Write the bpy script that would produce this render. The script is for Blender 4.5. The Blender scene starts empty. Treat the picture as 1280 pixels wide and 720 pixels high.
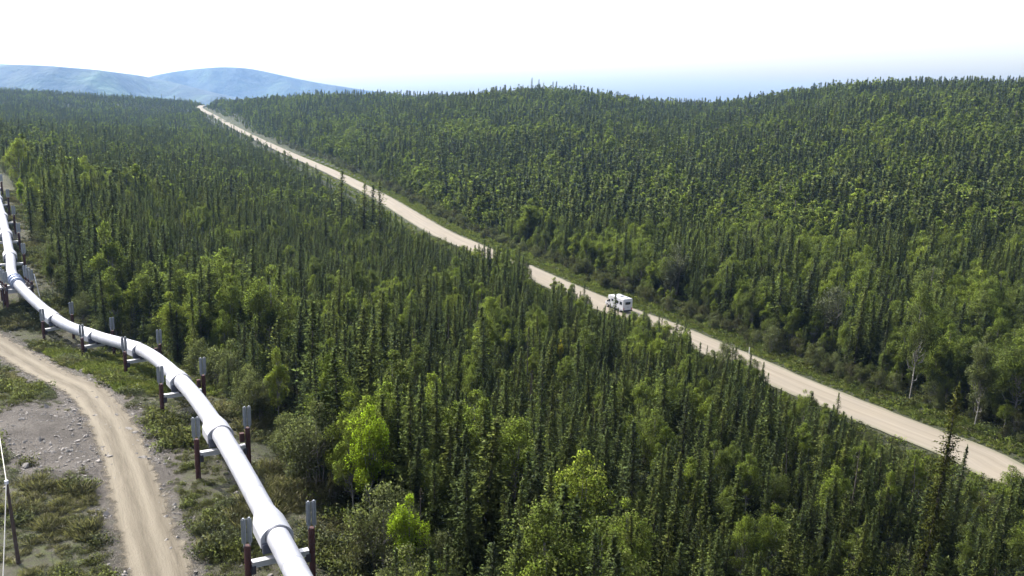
import bpy, math, random
import numpy as np
from mathutils import Vector, Matrix
random.seed(7); rng = np.random.default_rng(11)
C = bpy.context.scene.collection
sc = bpy.context.scene
# ------------------------------------------------------------------ camera
PIT, ROL, FPX, CZ = math.radians(12.5), math.radians(1.5), 1100., 43.
F0 = np.array([0, math.cos(PIT), -math.sin(PIT)]); R0 = np.array([1., 0, 0]); U0 = np.array([0, math.sin(PIT), math.cos(PIT)])
CR = R0*math.cos(ROL)+U0*math.sin(ROL); CU = U0*math.cos(ROL)-R0*math.sin(ROL)
def ray(x, y): return F0+CR*(x-640)/FPX+CU*(360-y)/FPX
def atz(x, y, z): d = ray(x, y); return d*((z-CZ)/d[2])+[0, 0, CZ]
def aty(x, y, Y): d = ray(x, y); return d*(Y/d[1])+[0, 0, CZ]
def proj(P):
    P = np.asarray(P, float)-[0, 0, CZ]; w = P@F0
    return 640+FPX*(P@CR)/w, 360-FPX*(P@CU)/w, w
cam = bpy.data.cameras.new('camera'); co = bpy.data.objects.new('camera', cam); C.objects.link(co)
co.matrix_world = Matrix(((CR[0], CU[0], -F0[0], 0), (CR[1], CU[1], -F0[1], 0), (CR[2], CU[2], -F0[2], CZ), (0, 0, 0, 1)))
cam.sensor_width = 36; cam.lens = 36*FPX/1280; cam.clip_end = 60000; cam.clip_start = .5; sc.camera = co
# ------------------------------------------------------------------ light and sky
SEL, SAZ = math.radians(42), math.radians(-50)
w = bpy.data.worlds.new('World'); sc.world = w; w.use_nodes = True
nt = w.node_tree; bg = nt.nodes['Background']; sky = nt.nodes.new('ShaderNodeTexSky'); sky.sky_type = 'NISHITA'; sky.sun_disc = False
sky.sun_elevation = SEL; sky.sun_rotation = SAZ; sky.air_density = 1.0; sky.dust_density = 4.0; sky.ozone_density = 1.5; sky.altitude = 300
hs = nt.nodes.new('ShaderNodeHueSaturation'); hs.inputs['Saturation'].default_value = .5; nt.links.new(sky.outputs[0], hs.inputs['Color']); nt.links.new(hs.outputs[0], bg.inputs[0]); bg.inputs[1].default_value = .15
sl = bpy.data.lights.new('sun', 'SUN'); sl.energy = 2.8; sl.angle = math.radians(.53); sl.color = (1, .95, .87)
so = bpy.data.objects.new('sun', sl); C.objects.link(so)
sd = Vector((math.sin(SAZ)*math.cos(SEL), math.cos(SAZ)*math.cos(SEL), math.sin(SEL)))
so.rotation_euler = sd.to_track_quat('Z', 'Y').to_euler()
sc.view_settings.view_transform = 'Standard'; sc.view_settings.look = 'None'; sc.view_settings.gamma = 1; sc.view_settings.exposure = 1.45
cy = sc.cycles; cy.max_bounces = 8; cy.diffuse_bounces = 5; cy.glossy_bounces = 2; cy.transmission_bounces = 2; cy.volume_bounces = 1
cy.transparent_max_bounces = 4; cy.use_denoising = True
# ------------------------------------------------------------------ helpers
def tag(o, label=None, cat=None, group=None, kind=None):
    if label: o['label'] = label
    if cat: o['category'] = cat
    if group: o['group'] = group
    if kind: o['kind'] = kind
    return o
def empty(name, loc=(0, 0, 0), rz=0):
    o = bpy.data.objects.new(name, None); C.objects.link(o); o.location = loc; o.rotation_euler = (0, 0, rz); o.empty_display_size = .2; return o
def link(name, me, parent=None):
    o = bpy.data.objects.new(name, me); C.objects.link(o); o.parent = parent; return o
class MB:
    def __init__(s): s.v = []; s.f = []; s.sm = []
    def add(s, v, f, smooth=False):
        b = len(s.v); s.v += [tuple(map(float, p)) for p in v]; s.f += [tuple(b+i for i in q) for q in f]; s.sm += [smooth]*len(f); return s
    def box(s, c, d, M=None, bev=0):
        x, y, z = [k/2 for k in d]; v = [(a*x, b*y, e*z) for e in (-1, 1) for b in (-1, 1) for a in (-1, 1)]
        f = [(0, 2, 3, 1), (4, 5, 7, 6), (0, 1, 5, 4), (2, 6, 7, 3), (0, 4, 6, 2), (1, 3, 7, 5)]
        v = [Vector(p) for p in v]
        if M is not None: v = [M@p for p in v]
        return s.add([p+Vector(c) for p in v], f)
    def tube(s, pts, rad, n=12, cap=True, ref=(0, 0, 1)):
        pts = [Vector(p) for p in pts]; rs = rad if hasattr(rad, '__len__') else [rad]*len(pts); v = []
        for i, p in enumerate(pts):
            t = (pts[min(i+1, len(pts)-1)]-pts[max(i-1, 0)]).normalized()
            a = t.cross(Vector(ref)); a = a if a.length > .05 else t.cross(Vector((1, 0, 0))); a.normalize(); b = a.cross(t)
            v += [p+(a*math.cos(k*2*math.pi/n)+b*math.sin(k*2*math.pi/n))*rs[i] for k in range(n)]
        f = [(i*n+k, i*n+(k+1) % n, (i+1)*n+(k+1) % n, (i+1)*n+k) for i in range(len(pts)-1) for k in range(n)]
        s.add(v, f, True)
        if cap: s.add(v[:n], [tuple(range(n-1, -1, -1))]); s.add(v[-n:], [tuple(range(n))])
        return s
    def prism(s, prof, y0, y1):   # profile in xz, extruded along y
        n = len(prof); v = [(a, y0, b) for a, b in prof]+[(a, y1, b) for a, b in prof]
        return s.add(v, [tuple(range(n)), tuple(range(2*n-1, n-1, -1))]+[(i, i+n, (i+1) % n+n, (i+1) % n) for i in range(n)])
    def mesh(s, name, mat):
        me = bpy.data.meshes.new(name); me.from_pydata(s.v, [], s.f); me.polygons.foreach_set('use_smooth', s.sm)
        me.materials.append(mat); me.update(); return me
    def build(s, name, mat, parent=None, bevel=0):
        o = link(name, s.mesh(name, mat), parent)
        if bevel:
            m = o.modifiers.new('bevel', 'BEVEL'); m.width = bevel; m.segments = 2; m.limit_method = 'ANGLE'
        return o
def copy_tree(o, parent=None):
    c = o.copy(); C.objects.link(c); c.parent = parent
    for ch in o.children: copy_tree(ch, c)
    return c
# value noise
_tab = rng.random((256, 256))
def vnoise(x, y):
    x = np.asarray(x, float); y = np.asarray(y, float); xi = np.floor(x).astype(int); yi = np.floor(y).astype(int); fx = x-xi; fy = y-yi
    fx = fx*fx*(3-2*fx); fy = fy*fy*(3-2*fy); g = lambda a, b: _tab[a & 255, b & 255]
    return (g(xi, yi)*(1-fx)+g(xi+1, yi)*fx)*(1-fy)+(g(xi, yi+1)*(1-fx)+g(xi+1, yi+1)*fx)*fy
def fbm(x, y, o=4):
    r = 0; a = .5; t = 0
    for k in range(o): r = r+a*vnoise(x+17*k, y+31*k); t += a; x = x*2.03; y = y*2.03; a *= .5
    return r/t
def sstep(a, b, x): t = np.clip((x-a)/(b-a), 0, 1); return t*t*(3-2*t)
def pdist(x, y, P):
    """distance to a polyline, arc length of the foot point, signed side (left +)"""
    x = np.asarray(x, float); y = np.asarray(y, float); best = np.full(x.shape, 1e9); arc = np.zeros(x.shape); side = np.zeros(x.shape); s0 = 0
    for a, b in zip(P[:-1], P[1:]):
        d = b[:2]-a[:2]; L = math.hypot(*d); t = np.clip(((x-a[0])*d[0]+(y-a[1])*d[1])/L**2, 0, 1)
        qx = x-a[0]-t*d[0]; qy = y-a[1]-t*d[1]; r = np.hypot(qx, qy); m = r < best
        best = np.where(m, r, best); arc = np.where(m, s0+t*L, arc); side = np.where(m, d[0]*qy-d[1]*qx, side); s0 += L
    return best, arc, np.sign(side)
def catmull(P, n=8):
    P = [np.array(p, float) for p in P]; out = []; Q = [2*P[0]-P[1]]+P+[2*P[-1]-P[-2]]
    for i in range(1, len(Q)-2):
        a, b, c, d = Q[i-1:i+3]
        for k in range(n):
            t = k/n; out.append(.5*((2*b)+(c-a)*t+(2*a-5*b+4*c-d)*t*t+(3*b-3*c+d-a)*t**3))
    out.append(P[-1]); return np.array(out)
# ------------------------------------------------------------------ main lines of the place
road_px = [(1280, 600, 0), (1220, 570, 0), (1130, 535, 0), (1000, 483, 0), (900, 439, 0), (820, 405, 0), (768, 386, 0), (700, 357, 0), (640, 330, 0), (590, 308, 0),
           (540, 285, 0), (470, 243, 0), (410, 213, 0), (350, 187, 0), (300, 163, 2), (266, 144, 7), (250, 135, 12)]
RD = [(140, -60, -1), (100, 20, 0), (76, 68, 0)]+[tuple(atz(*p)) for p in road_px]+[(-462, 1330, 13), (-500, 1500, 2), (-560, 1800, -20)]
ROAD = catmull(RD, 8)
sup_px = [(350, 676, 16), (278, 546, 16), (228, 478, 15), (178, 438, 12.6), (122, 420.5, 10.6), (72, 400, 10.8), (20, 352, 13.5), (13, 322, 14.8), (8, 295, 16), (3, 272, 17.2), (-3, 250, 18.2), (-10, 230, 19.2)]
SUP = [atz(*p) for p in sup_px]
PIPEC = [(7, 13, 16.4), (-4.5, 31.5, 16.2)]+[tuple(p) for p in SUP]+[(-150, 240, 20), (-190, 290, 20.5), (-240, 360, 21)]
PIPE = catmull(PIPEC, 10)
tr_px = [(200, 800), (200, 720), (182, 660), (165, 600), (150, 555), (130, 515), (103, 487), (60, 466), (20, 443), (-20, 420), (-70, 400)]
TRK = catmull([tuple(atz(x, y, z)) for (x, y), z in zip(tr_px, [13.0, 13, 13, 12.8, 12.4, 12, 11, 9.6, 8.6, 8.8, 9.5])], 8)
# ------------------------------------------------------------------ terrain height: thin plate spline through surveyed points
cp = [tuple(p) for p in RD[::1]]
cp += [(p[0], p[1], p[2]-3.05) for p in PIPEC]+[tuple(p) for p in TRK[::8]]
cp += [(-60, 20, 13), (-95, 70, 12), (-110, 120, 10), (-150, 160, 14), (-60, -60, 13), (10, 0, 9), (30, 55, 3), (20, 90, 4), (0, 120, 4), (-10, 85, 8), (-5, 60, 10),
       (-25, 150, 5), (-60, 200, 5), (-90, 300, 4), (-20, 190, 1)]
cp += [tuple(aty(*p)) for p in [(60, 190, 380), (150, 172, 600), (250, 215, 400), (30, 142, 900), (120, 150, 900), (210, 150, 950), (-60, 110, 1350), (0, 113, 1350), (100, 120, 1350), (225, 132, 1260)]]
cp += [(100, 150, 0), (130, 180, 1), (150, 260, 6), (95, 240, 0.5), (60, 260, -.5), (25, 320, -1), (233, 400, 21), (150, 400, 12), (90, 430, 8), (20, 430, 3), (60, 560, 15), (-60, 520, 5), (0, 650, 17),
       (300, 300, 20), (200, 120, 3), (300, 560, 38), (170, 560, 24), (110, 560, 9), (150, 740, 18), (185, 820, 22), (-110, 700, 10), (-230, 900, 9), (500, 600, 52), (420, 420, 40), (250, 0, 5)]
crest = [(1420, 103, 700), (1280, 106, 700), (1150, 107, 750), (1050, 108, 800), (990, 115, 820), (940, 124, 850), (900, 130, 880), (860, 132, 900), (820, 130, 900), (770, 122, 900), (725, 114, 890), (680, 109.5, 880), (640, 113, 890), (600, 121, 920), (540, 124, 950), (450, 121, 1000), (380, 120, 1050), (315, 125, 1150)]
cr = [aty(*p)-[0, 0, 8.5] for p in crest]
cp += [tuple(p) for p in cr]+[(p[0]*1.5, p[1]*1.5, p[2]-45) for p in cr[::2]]
cp += [(X_, 1550, -25) for X_ in (-250, 0, 250, 500, 800, 1100)]+[(X_, 2000, -60) for X_ in (-250, 200, 700)]+[(-1300, 2000, -10), (-600, 2100, -30), (-900, 600, 15), (-500, 300, 15), (-400, -300, 10), (900, 1000, 30), (900, 100, 20), (600, -400, 5)]
cp = np.array(cp)
def tps_fit(P):
    n = len(P); d = np.hypot(P[:, None, 0]-P[None, :, 0], P[:, None, 1]-P[None, :, 1])/100
    K = np.where(d > 0, d*d*np.log(np.maximum(d, 1e-9)), 0)+np.eye(n)*.004
    A = np.zeros((n+3, n+3)); A[:n, :n] = K; A[:n, n] = 1; A[:n, n+1] = P[:, 0]/100; A[:n, n+2] = P[:, 1]/100; A[n:, :n] = A[:n, n:].T
    return np.linalg.solve(A, np.r_[P[:, 2], 0, 0, 0])
TW = tps_fit(cp)
def tps(x, y):
    r = TW[-3]+TW[-2]*x/100+TW[-1]*y/100
    for i, p in enumerate(cp):
        d = np.hypot(x-p[0], y-p[1])/100; r = r+TW[i]*np.where(d > 0, d*d*np.log(np.maximum(d, 1e-9)), 0)
    return r
road_arc = np.r_[0, np.cumsum(np.hypot(*np.diff(ROAD[:, :2], axis=0).T))]
trk_arc = np.r_[0, np.cumsum(np.hypot(*np.diff(TRK[:, :2], axis=0).T))]
def T(x, y):
    x = np.asarray(x, float); y = np.asarray(y, float)
    cx = np.clip(x, -1500, 1100); cyy = np.clip(y, -450, 2100)
    h = tps(cx, cyy)
    far = sstep(1500, 3200, np.hypot(x, y)); h = h*(1-far)+(-150)*far
    dr, ar, sd_ = pdist(x, y, ROAD); zr = np.interp(ar, road_arc, ROAD[:, 2])
    dt, at, _ = pdist(x, y, TRK); zt = np.interp(at, trk_arc, TRK[:, 2])
    rough = (fbm(x/9, y/9)-.5)*1.1+(fbm(x/2.2+50, y/2.2)-.5)*.35
    near = 1-sstep(400, 700, np.hypot(x, y)); h = h+rough*near
    m = 1-sstep(3.1, 7, dt); h = h*(1-m)+(zt-.02)*m
    bank = 1-sstep(5.5, 15, dr); h = h*(1-bank)+(zr-.1)*bank-1.3*sstep(330, 900, np.hypot(x, y))*(1-sstep(6, 28, dr))
    h = h-.65*np.exp(-((dr-8.2)/1.6)**2)*(dr > 5)
    return h
def ground_hit(x, y):
    d = ray(x, y); ts = np.exp(np.linspace(math.log(30), math.log(1700), 900)); P = d[None]*ts[:, None]+[0, 0, CZ]
    below = P[:, 2] < T(P[:, 0], P[:, 1]); i = int(np.argmax(below)) if below.any() else len(ts)-1
    return P[i]
# ------------------------------------------------------------------ materials
def mat(name, rough=.8):
    m = bpy.data.materials.new(name); m.use_nodes = True; b = m.node_tree.nodes['Principled BSDF']; b.inputs['Roughness'].default_value = rough; b.inputs['Specular IOR Level'].default_value = .25
    return m, m.node_tree, b
def N(nt, typ, ins=None, **kw):
    n = nt.nodes.new('ShaderNode'+typ)
    for k, v in kw.items(): setattr(n, k, v)
    for k, v in (ins or {}).items():
        if isinstance(v, bpy.types.NodeSocket): nt.links.new(v, n.inputs[k])
        else: n.inputs[k].default_value = v
    return n
def mixc(nt, f, a, b, mode='MIX'):
    n = nt.nodes.new('ShaderNodeMix'); n.data_type = 'RGBA'; n.blend_type = mode
    for i, v in ((0, f), (6, a), (7, b)):
        if isinstance(v, bpy.types.NodeSocket): nt.links.new(v, n.inputs[i])
        else: n.inputs[i].default_value = (*v, 1) if isinstance(v, tuple) and len(v) == 3 else v
    return n.outputs[2]
def mth(nt, op, a, b=None, c=None, clamp=False):
    n = nt.nodes.new('ShaderNodeMath'); n.operation = op; n.use_clamp = clamp
    for i, v in enumerate((a, b, c)):
        if v is None: continue
        if isinstance(v, bpy.types.NodeSocket): nt.links.new(v, n.inputs[i])
        else: n.inputs[i].default_value = v
    return n.outputs[0]
def noise(nt, scale, detail=4, vec=None, rough=.6, dist=0):
    n = N(nt, 'TexNoise', {'Scale': scale, 'Detail': detail, 'Roughness': rough, 'Distortion': dist})
    if vec is None: vec = N(nt, 'NewGeometry').outputs['Position']
    nt.links.new(vec, n.inputs['Vector']); return n.outputs['Fac']
def ramp(nt, fac, stops):
    n = nt.nodes.new('ShaderNodeValToRGB'); e = n.color_ramp.elements
    for i, (p, c) in enumerate(stops):
        q = e[i] if i < 2 else e.new(p); q.position = p; q.color = (*c, 1) if len(c) == 3 else c
    nt.links.new(fac, n.inputs[0]); return n.outputs[0]
def rng_(nt, fac, lo, hi): return N(nt, 'MapRange', {'Value': fac, 'From Min': lo, 'From Max': hi}).outputs[0]
def bump(nt, b, h, dist=.02, st=.6):
    n = N(nt, 'Bump', {'Height': h, 'Distance': dist, 'Strength': st}); nt.links.new(n.outputs[0], b.inputs['Normal'])
def simple(name, col, rough=.6, metal=0, var=.12, sc_=3, spec=.3):
    m, nt, b = mat(name, rough); b.inputs['Metallic'].default_value = metal; b.inputs['Specular IOR Level'].default_value = spec
    g = N(nt, 'TexCoord').outputs['Object']; f = noise(nt, sc_, 5, g)
    c0 = tuple(k*(1-var) for k in col); c1 = tuple(min(1, k*(1+var)) for k in col)
    nt.links.new(ramp(nt, f, [(.3, c0), (.7, c1)]), b.inputs['Base Color']); return m
def leafmat(name, stops, transl=.3, gloss=0, tint=(1.8, 1.95, 1.1)):
    """foliage: colour varies from tree to tree, in broad patches over the land and in clumps inside a crown"""
    m = bpy.data.materials.new(name); m.use_nodes = True; nt = m.node_tree; nt.nodes.remove(nt.nodes['Principled BSDF'])
    pos = N(nt, 'NewGeometry').outputs['Position']; rnd = N(nt, 'ObjectInfo').outputs['Random']
    f1 = noise(nt, .012, 3, pos); f2 = noise(nt, .9, 3, pos)
    v = mth(nt, 'MULTIPLY_ADD', rnd, .7, mth(nt, 'MULTIPLY_ADD', f1, .9, -.25)); v = mth(nt, 'MULTIPLY_ADD', mth(nt, 'SUBTRACT', f2, .5), .9, v, True)
    col = ramp(nt, v, stops)
    at = N(nt, 'Attribute', attribute_name='old').outputs['Fac']
    col = mixc(nt, at, col, (.075, .062, .052))
    d = N(nt, 'BsdfDiffuse', {'Color': col}); t = N(nt, 'BsdfTranslucent', {'Color': mixc(nt, 1.0, col, tuple(k*transl for k in tint), 'MULTIPLY')})
    mx = N(nt, 'AddShader', {0: d.outputs[0], 1: t.outputs[0]})
    g = N(nt, 'BsdfGlossy', {'Color': (1, 1, 1, 1), 'Roughness': .45}); mx2 = N(nt, 'MixShader', {0: gloss, 1: mx.outputs[0], 2: g.outputs[0]})
    nt.links.new(mx2.outputs[0], nt.nodes['Material Output'].inputs['Surface']); return m
M_spr = leafmat('spruce_needles', [(0, (.098, .096, .074)), (.3, (.090, .112, .070)), (.6, (.118, .148, .068)), (1, (.165, .182, .070))], .62, tint=(1.7, 1.85, 1.1))
M_bir = leafmat('birch_leaves', [(0, (.115, .13, .062)), (.4, (.148, .172, .06)), (.75, (.19, .225, .058)), (1, (.24, .265, .065))], .6, tint=(1.65, 1.95, 1.0))
M_yel = leafmat('yellow_green_leaves', [(0, (.24, .34, .035)), (1, (.30, .40, .04))], .6)
M_gold = leafmat('yellow_leaves', [(0, (.42, .40, .04)), (1, (.5, .46, .05))], .4)
M_wil = leafmat('willow_leaves', [(0, (.11, .12, .07)), (.5, (.15, .17, .085)), (1, (.19, .21, .11))], .5)
M_ald = leafmat('alder_leaves', [(0, (.09, .085, .06)), (.5, (.12, .125, .065)), (1, (.14, .16, .065))], .45)
M_moss = leafmat('mossy_needles', [(0, (.06, .07, .032)), (.5, (.12, .125, .04)), (1, (.24, .22, .06))], .5)
M_dead = leafmat('dead_twigs', [(0, (.16, .145, .13)), (1, (.24, .215, .19))], .2)
M_grs = leafmat('grass_blades', [(0, (.135, .125, .09)), (.4, (.165, .155, .10)), (.8, (.19, .185, .10)), (1, (.27, .245, .15))], .3)
M_grsv = leafmat('verge_grass_blades', [(0, (.11, .14, .045)), (.6, (.155, .19, .055)), (1, (.22, .22, .08))], .3)
M_sage = leafmat('sage_leaves', [(0, (.12, .135, .09)), (.5, (.17, .19, .125)), (1, (.24, .26, .18))], .25)
M_bark = simple('spruce_bark', (.10, .085, .075), .95, var=.3)
M_wbark = simple('birch_bark', (.21, .195, .17), .8, var=.3, sc_=2)
M_gbark = simple('grey_bark', (.20, .18, .16), .95, var=.25)
# ------------------------------------------------------------------ foliage meshes (numpy)
def kites(c, ax, outw, ln, wd, r):
    n = len(c); ax = ax/np.linalg.norm(ax, axis=1)[:, None]
    s = np.cross(ax, r.normal(size=(n, 3))*.7+outw*1.0); s /= np.linalg.norm(s, axis=1)[:, None]+1e-9
    nn = np.cross(ax, s); s = np.where(((nn*outw).sum(1) < 0)[:, None], -s, s); nn = np.cross(ax, s)
    ln = ln[:, None]; wd = wd[:, None]
    v = np.stack([c-ax*ln*.45, c+s*wd*.5-ax*ln*.05, c+ax*ln*.55, c-s*wd*.5-ax*ln*.05], 1).reshape(-1, 3)
    no = nn*.3+outw*.75; no /= np.linalg.norm(no, axis=1)[:, None]
    return v, np.repeat(no, 4, 0)
def mesh_np(name, parts):
    """parts: (verts, faces list or None for kites, normals, material, old)"""
    V = []; Fc = []; NN = []; MI = []; OL = []; ms = []; b = 0
    for v, f, no, m, old in parts:
        if m not in ms: ms.append(m)
        if f is None: f = np.arange(len(v)).reshape(-1, 4).tolist()
        V.append(v); Fc += [tuple(b+i for i in q) for q in f]; NN.append(no); MI += [ms.index(m)]*len(f)
        OL.append(np.zeros(len(v)) if old is None else old); b += len(v)
    V = np.concatenate(V); NN = np.concatenate(NN); OL = np.concatenate(OL)
    me = bpy.data.meshes.new(name); me.from_pydata(V.tolist(), [], Fc)
    for m in ms: me.materials.append(m)
    me.polygons.foreach_set('material_index', MI); me.polygons.foreach_set('use_smooth', [True]*len(Fc))
    a = me.attributes.new('old', 'FLOAT', 'POINT'); a.data.foreach_set('value', OL.astype(np.float32))
    me.update(); me.normals_split_custom_set_from_vertices(NN.tolist()); return me
def tube_np(pts, rs, n=6):
    pts = np.asarray(pts, float); V = []; NN = []
    for i, p in enumerate(pts):
        t = pts[min(i+1, len(pts)-1)]-pts[max(i-1, 0)]; t /= np.linalg.norm(t)+1e-9
        a = np.cross(t, [0.3, 1, .1]); a /= np.linalg.norm(a); bb = np.cross(t, a)
        for k in range(n):
            q = a*math.cos(k*2*math.pi/n)+bb*math.sin(k*2*math.pi/n); V.append(p+q*rs[i]); NN.append(q)
    f = [(i*n+k, i*n+(k+1) % n, (i+1)*n+(k+1) % n, (i+1)*n+k) for i in range(len(pts)-1) for k in range(n)]
    return np.array(V), f, np.array(NN)
def cat_tubes(L):
    V = []; Fc = []; NN = []; b = 0
    for v, f, n in L: V.append(v); NN.append(n); Fc += [tuple(b+i for i in q) for q in f]; b += len(v)
    return np.concatenate(V), Fc, np.concatenate(NN)
def spruce(seed, h, rb, nb, step, size, needle=None, deadlow=.12, curve=.75, gaps=.15):
    r = np.random.default_rng(seed); bend = r.normal(size=2)*.02*h
    trunk = tube_np([(bend[0]*t*t, bend[1]*t*t, h*t*.985) for t in np.linspace(0, 1, 6)], [h*.0105*(1-t)+.012 for t in np.linspace(0, 1, 6)], 6)
    c = []; ax = []; ow = []; ln = []; wd = []; old = []
    ph = r.random(4)*6.28; tp_ = .82+.18*r.random()
    for i in range(nb):
        t = (i+r.random())/nb; t0 = .05+.95*t
        if r.random() < gaps*(1-t): continue
        az = i*2.4+r.normal()*.5
        lob = 1+.22*math.sin(az*2+ph[0]+t*7)+.16*math.sin(t*23+ph[1])
        L = rb*min(1, (1-t)/tp_)**curve*(.5+.6*r.random())*lob+.03
        if t < .1: L *= .55+4*t
        el = -.45+.55*t+r.normal()*.1 + (.5 if t > .93 else 0)
        dr = np.array([math.cos(az)*math.cos(el), math.sin(az)*math.cos(el), math.sin(el)])
        m = max(2, int(L/step)); o0 = np.array([bend[0]*t0*t0, bend[1]*t0*t0, h*t0*.985])
        lateral = np.cross(dr, [0, 0, 1]); lateral /= np.linalg.norm(lateral)
        for j in range(m):
            u = (j+.6)/m
            for sg in (-1, 1):
                p = o0+dr*L*u+np.array([0, 0, .12*L*u*u])+r.normal(size=3)*step*.35
                a = dr*(.55+.5*u)+lateral*sg*(.75-.45*u)+np.array([0, 0, -.12])+r.normal(size=3)*.18
                c.append(p); ax.append(a); ow.append([math.cos(az), math.sin(az), .95+.4*r.random()])
                k = size*(1.15-.4*u)*(.75+.5*r.random()); ln.append(k); wd.append(k*.48)
                old.append(min(1, max(0, (deadlow-t)/deadlow*1.2+.25*r.random()-.15)) if t < deadlow*1.3 else (0 if u > .35 else .25))
    for k in range(7):
        z = h*(.93+.012*k); c.append([bend[0]+r.normal()*.02, bend[1]+r.normal()*.02, z]); ax.append([r.normal()*.3, r.normal()*.3, 1]); ow.append([r.normal(), r.normal(), .4]); ln.append(size*1.3); wd.append(size*.5); old.append(0)
    c, ax, ow = map(np.array, (c, ax, ow)); ow = ow/np.linalg.norm(ow, axis=1)[:, None]
    v, no = kites(c, ax, ow, np.array(ln), np.array(wd), r)
    return trunk, (v, no, np.repeat(np.array(old), 4))
def broad(seed, h, cw, ncl, nl, size, base=.22, stems=1, oval=1.0, clr=.3):
    r = np.random.default_rng(seed); tubes = []; zc = h*(base+(1-base)/2); rz = h*(1-base)/2
    cl = []
    for k in range(ncl):
        d = r.normal(size=3); d /= np.linalg.norm(d); q = r.random()**.45*.82
        z = d[2]*rz*q; wz = 1-.35*max(0, z/rz)**1.5*oval
        cl.append((np.array([d[0]*cw*q*wz, d[1]*cw*q*wz, zc+z]), cw*clr*(.7+.6*r.random())))
    cl.append((np.array([r.normal()*.1, r.normal()*.1, h*.94]), cw*clr*.7))
    roots = [np.array([math.cos(a)*.25*(stems > 1), math.sin(a)*.25*(stems > 1), 0]) for a in np.linspace(0, 6.28, stems+1)[:-1]]
    for k, rt in enumerate(roots):
        tp = np.array([rt[0]*cw*1.6+r.normal()*.15, rt[1]*cw*1.6+r.normal()*.15, h*(.86 if stems == 1 else .6)])
        ts = np.linspace(0, 1, 6); tubes.append(tube_np([rt+(tp-rt)*t+np.array([math.sin(t*5+k)*.06, math.cos(t*4+k)*.06, 0])*h*.12 for t in ts], [h*.007*(1-t)**1.3+.008 for t in ts], 6))
    for k, (p, q) in enumerate(cl):
        rt = roots[k % len(roots)]; t = max(.12, (p[2]/h)*.62); s = np.array([rt[0]*(1+cw*t*.7), rt[1]*(1+cw*t*.7), h*t]); mid = (s+p)/2+[0, 0, -.05*h]
        tubes.append(tube_np([s, mid, s*.25+p*.75], [h*.004+.006, h*.003+.004, .005], 4))
    c = []; ow = []
    for p, q in cl:
        q = q*1.08; d = r.normal(size=(nl, 3)); d[:, 2] = d[:, 2]*.8+.25; d /= np.linalg.norm(d, axis=1)[:, None]
        rr = q*(.45+.62*r.random((nl, 1))**.6)*(1+.18*np.sin(d[:, :1]*7+q*9)); x = p+d*rr*[1, 1, 1.15]; c.append(x)
        o = d*.7+(x-[0, 0, zc])/[cw, cw, rz]*.55+[0, 0, .25]; ow.append(o/np.linalg.norm(o, axis=1)[:, None])
    c = np.concatenate(c); ow = np.concatenate(ow); ax = r.normal(size=c.shape)+[0, 0, -.4]
    k = size*(.6+.8*r.random(len(c))); v, no = kites(c, ax, ow, k, k*.62, r)
    return cat_tubes(tubes), (v, no, np.repeat((r.random(len(c)) < .03)*.4, 4))
def snag(seed):
    tr, lv = spruce(seed, 8, .8, 46, .2, .16, gaps=.3)
    v, no, old = lv; return tr, (v, no, old*0+.55)
FARCOL = {}
def register(kind, seeds, fn, lf, bk):
    """returns hero (trunk mesh, crown mesh) list and a collection of joined trees for the masses"""
    hero = []; col = bpy.data.collections.new('kinds_'+kind)
    for i, s in enumerate(seeds):
        tr, lv = fn(s)
        tm = mesh_np(kind+'_trunk', [(tr[0], tr[1], tr[2], bk, None)]); cm = mesh_np(kind+'_crown', [(lv[0], None, lv[1], lf, lv[2])])
        j = mesh_np('%s_%02d' % (kind, i), [(tr[0], tr[1], tr[2], bk, None), (lv[0], None, lv[1], lf, lv[2])])
        o = bpy.data.objects.new('%s_%02d' % (kind, i), j); col.objects.link(o); hero.append((tm, cm))
    FARCOL[kind] = col; return hero
BLK = register('spruce_small', range(8), lambda s: spruce(100+s, 6, .95+.14*(s % 4), 190, .13, .18, gaps=.1+.05*(s % 3)), M_spr, M_bark)      # 6 m
WHT = register('spruce_tall', range(6), lambda s: spruce(200+s, 11, 1.6+.22*(s % 4), 350, .17, .25, gaps=.16, curve=.8), M_spr, M_bark)      # 11 m
SFAR = register('spruce_far', range(6), lambda s: spruce(300+s, 8, 1.2+.14*(s % 4), 95, .3, .46, gaps=.1, curve=.85), M_spr, M_bark)                    # 8 m
BIR = register('birch', range(7), lambda s: broad(400+s, 8, 1.45+.16*(s % 4), 32, 330, .105, base=.14), M_bir, M_wbark)                        # 8 m
BFAR = register('birch_far', range(5), lambda s: broad(500+s, 8, 1.7, 18, 60, .34, base=.1), M_bir, M_wbark)
SNG = register('dead_spruce', range(4), lambda s: snag(700+s), M_dead, M_bark)
MSY = register('mossy_spruce', range(1), lambda s: spruce(750, 16, 1.5, 650, .15, .21, gaps=.05, curve=.55), M_moss, M_bark)
WIL = register('willow', range(5), lambda s: broad(600+s, 4, 1.7, 24, 230, .10, base=.04, stems=5, oval=.5), M_wil, M_gbark)                   # 4 m
ALD = register('alder', range(4), lambda s: broad(650+s, 4, 1.5, 22, 210, .10, base=.04, stems=5, oval=.4), M_ald, M_gbark)
# ------------------------------------------------------------------ ground sheet
def axis_coords(lo, hi, f0, f1, s):
    a = list(np.arange(f0, f1+.1, s)); st = s; x = f1
    while x < hi: st = min(st*1.04, 30 if x < 1700 else 400); x += st; a.append(min(x, hi))
    st = s; x = f0; b = []
    while x > lo: st = min(st*1.04, 30 if x > -1700 else 400); x -= st; b.append(max(x, lo))
    return np.array(b[::-1]+a)
gx = axis_coords(-9800, 9800, -130, 120, 1.3); gy = axis_coords(-2500, 9800, 20, 240, 1.3)
GX, GY = np.meshgrid(gx, gy); GZ = T(GX.ravel(), GY.ravel()); nx, ny = len(gx), len(gy)
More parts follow.
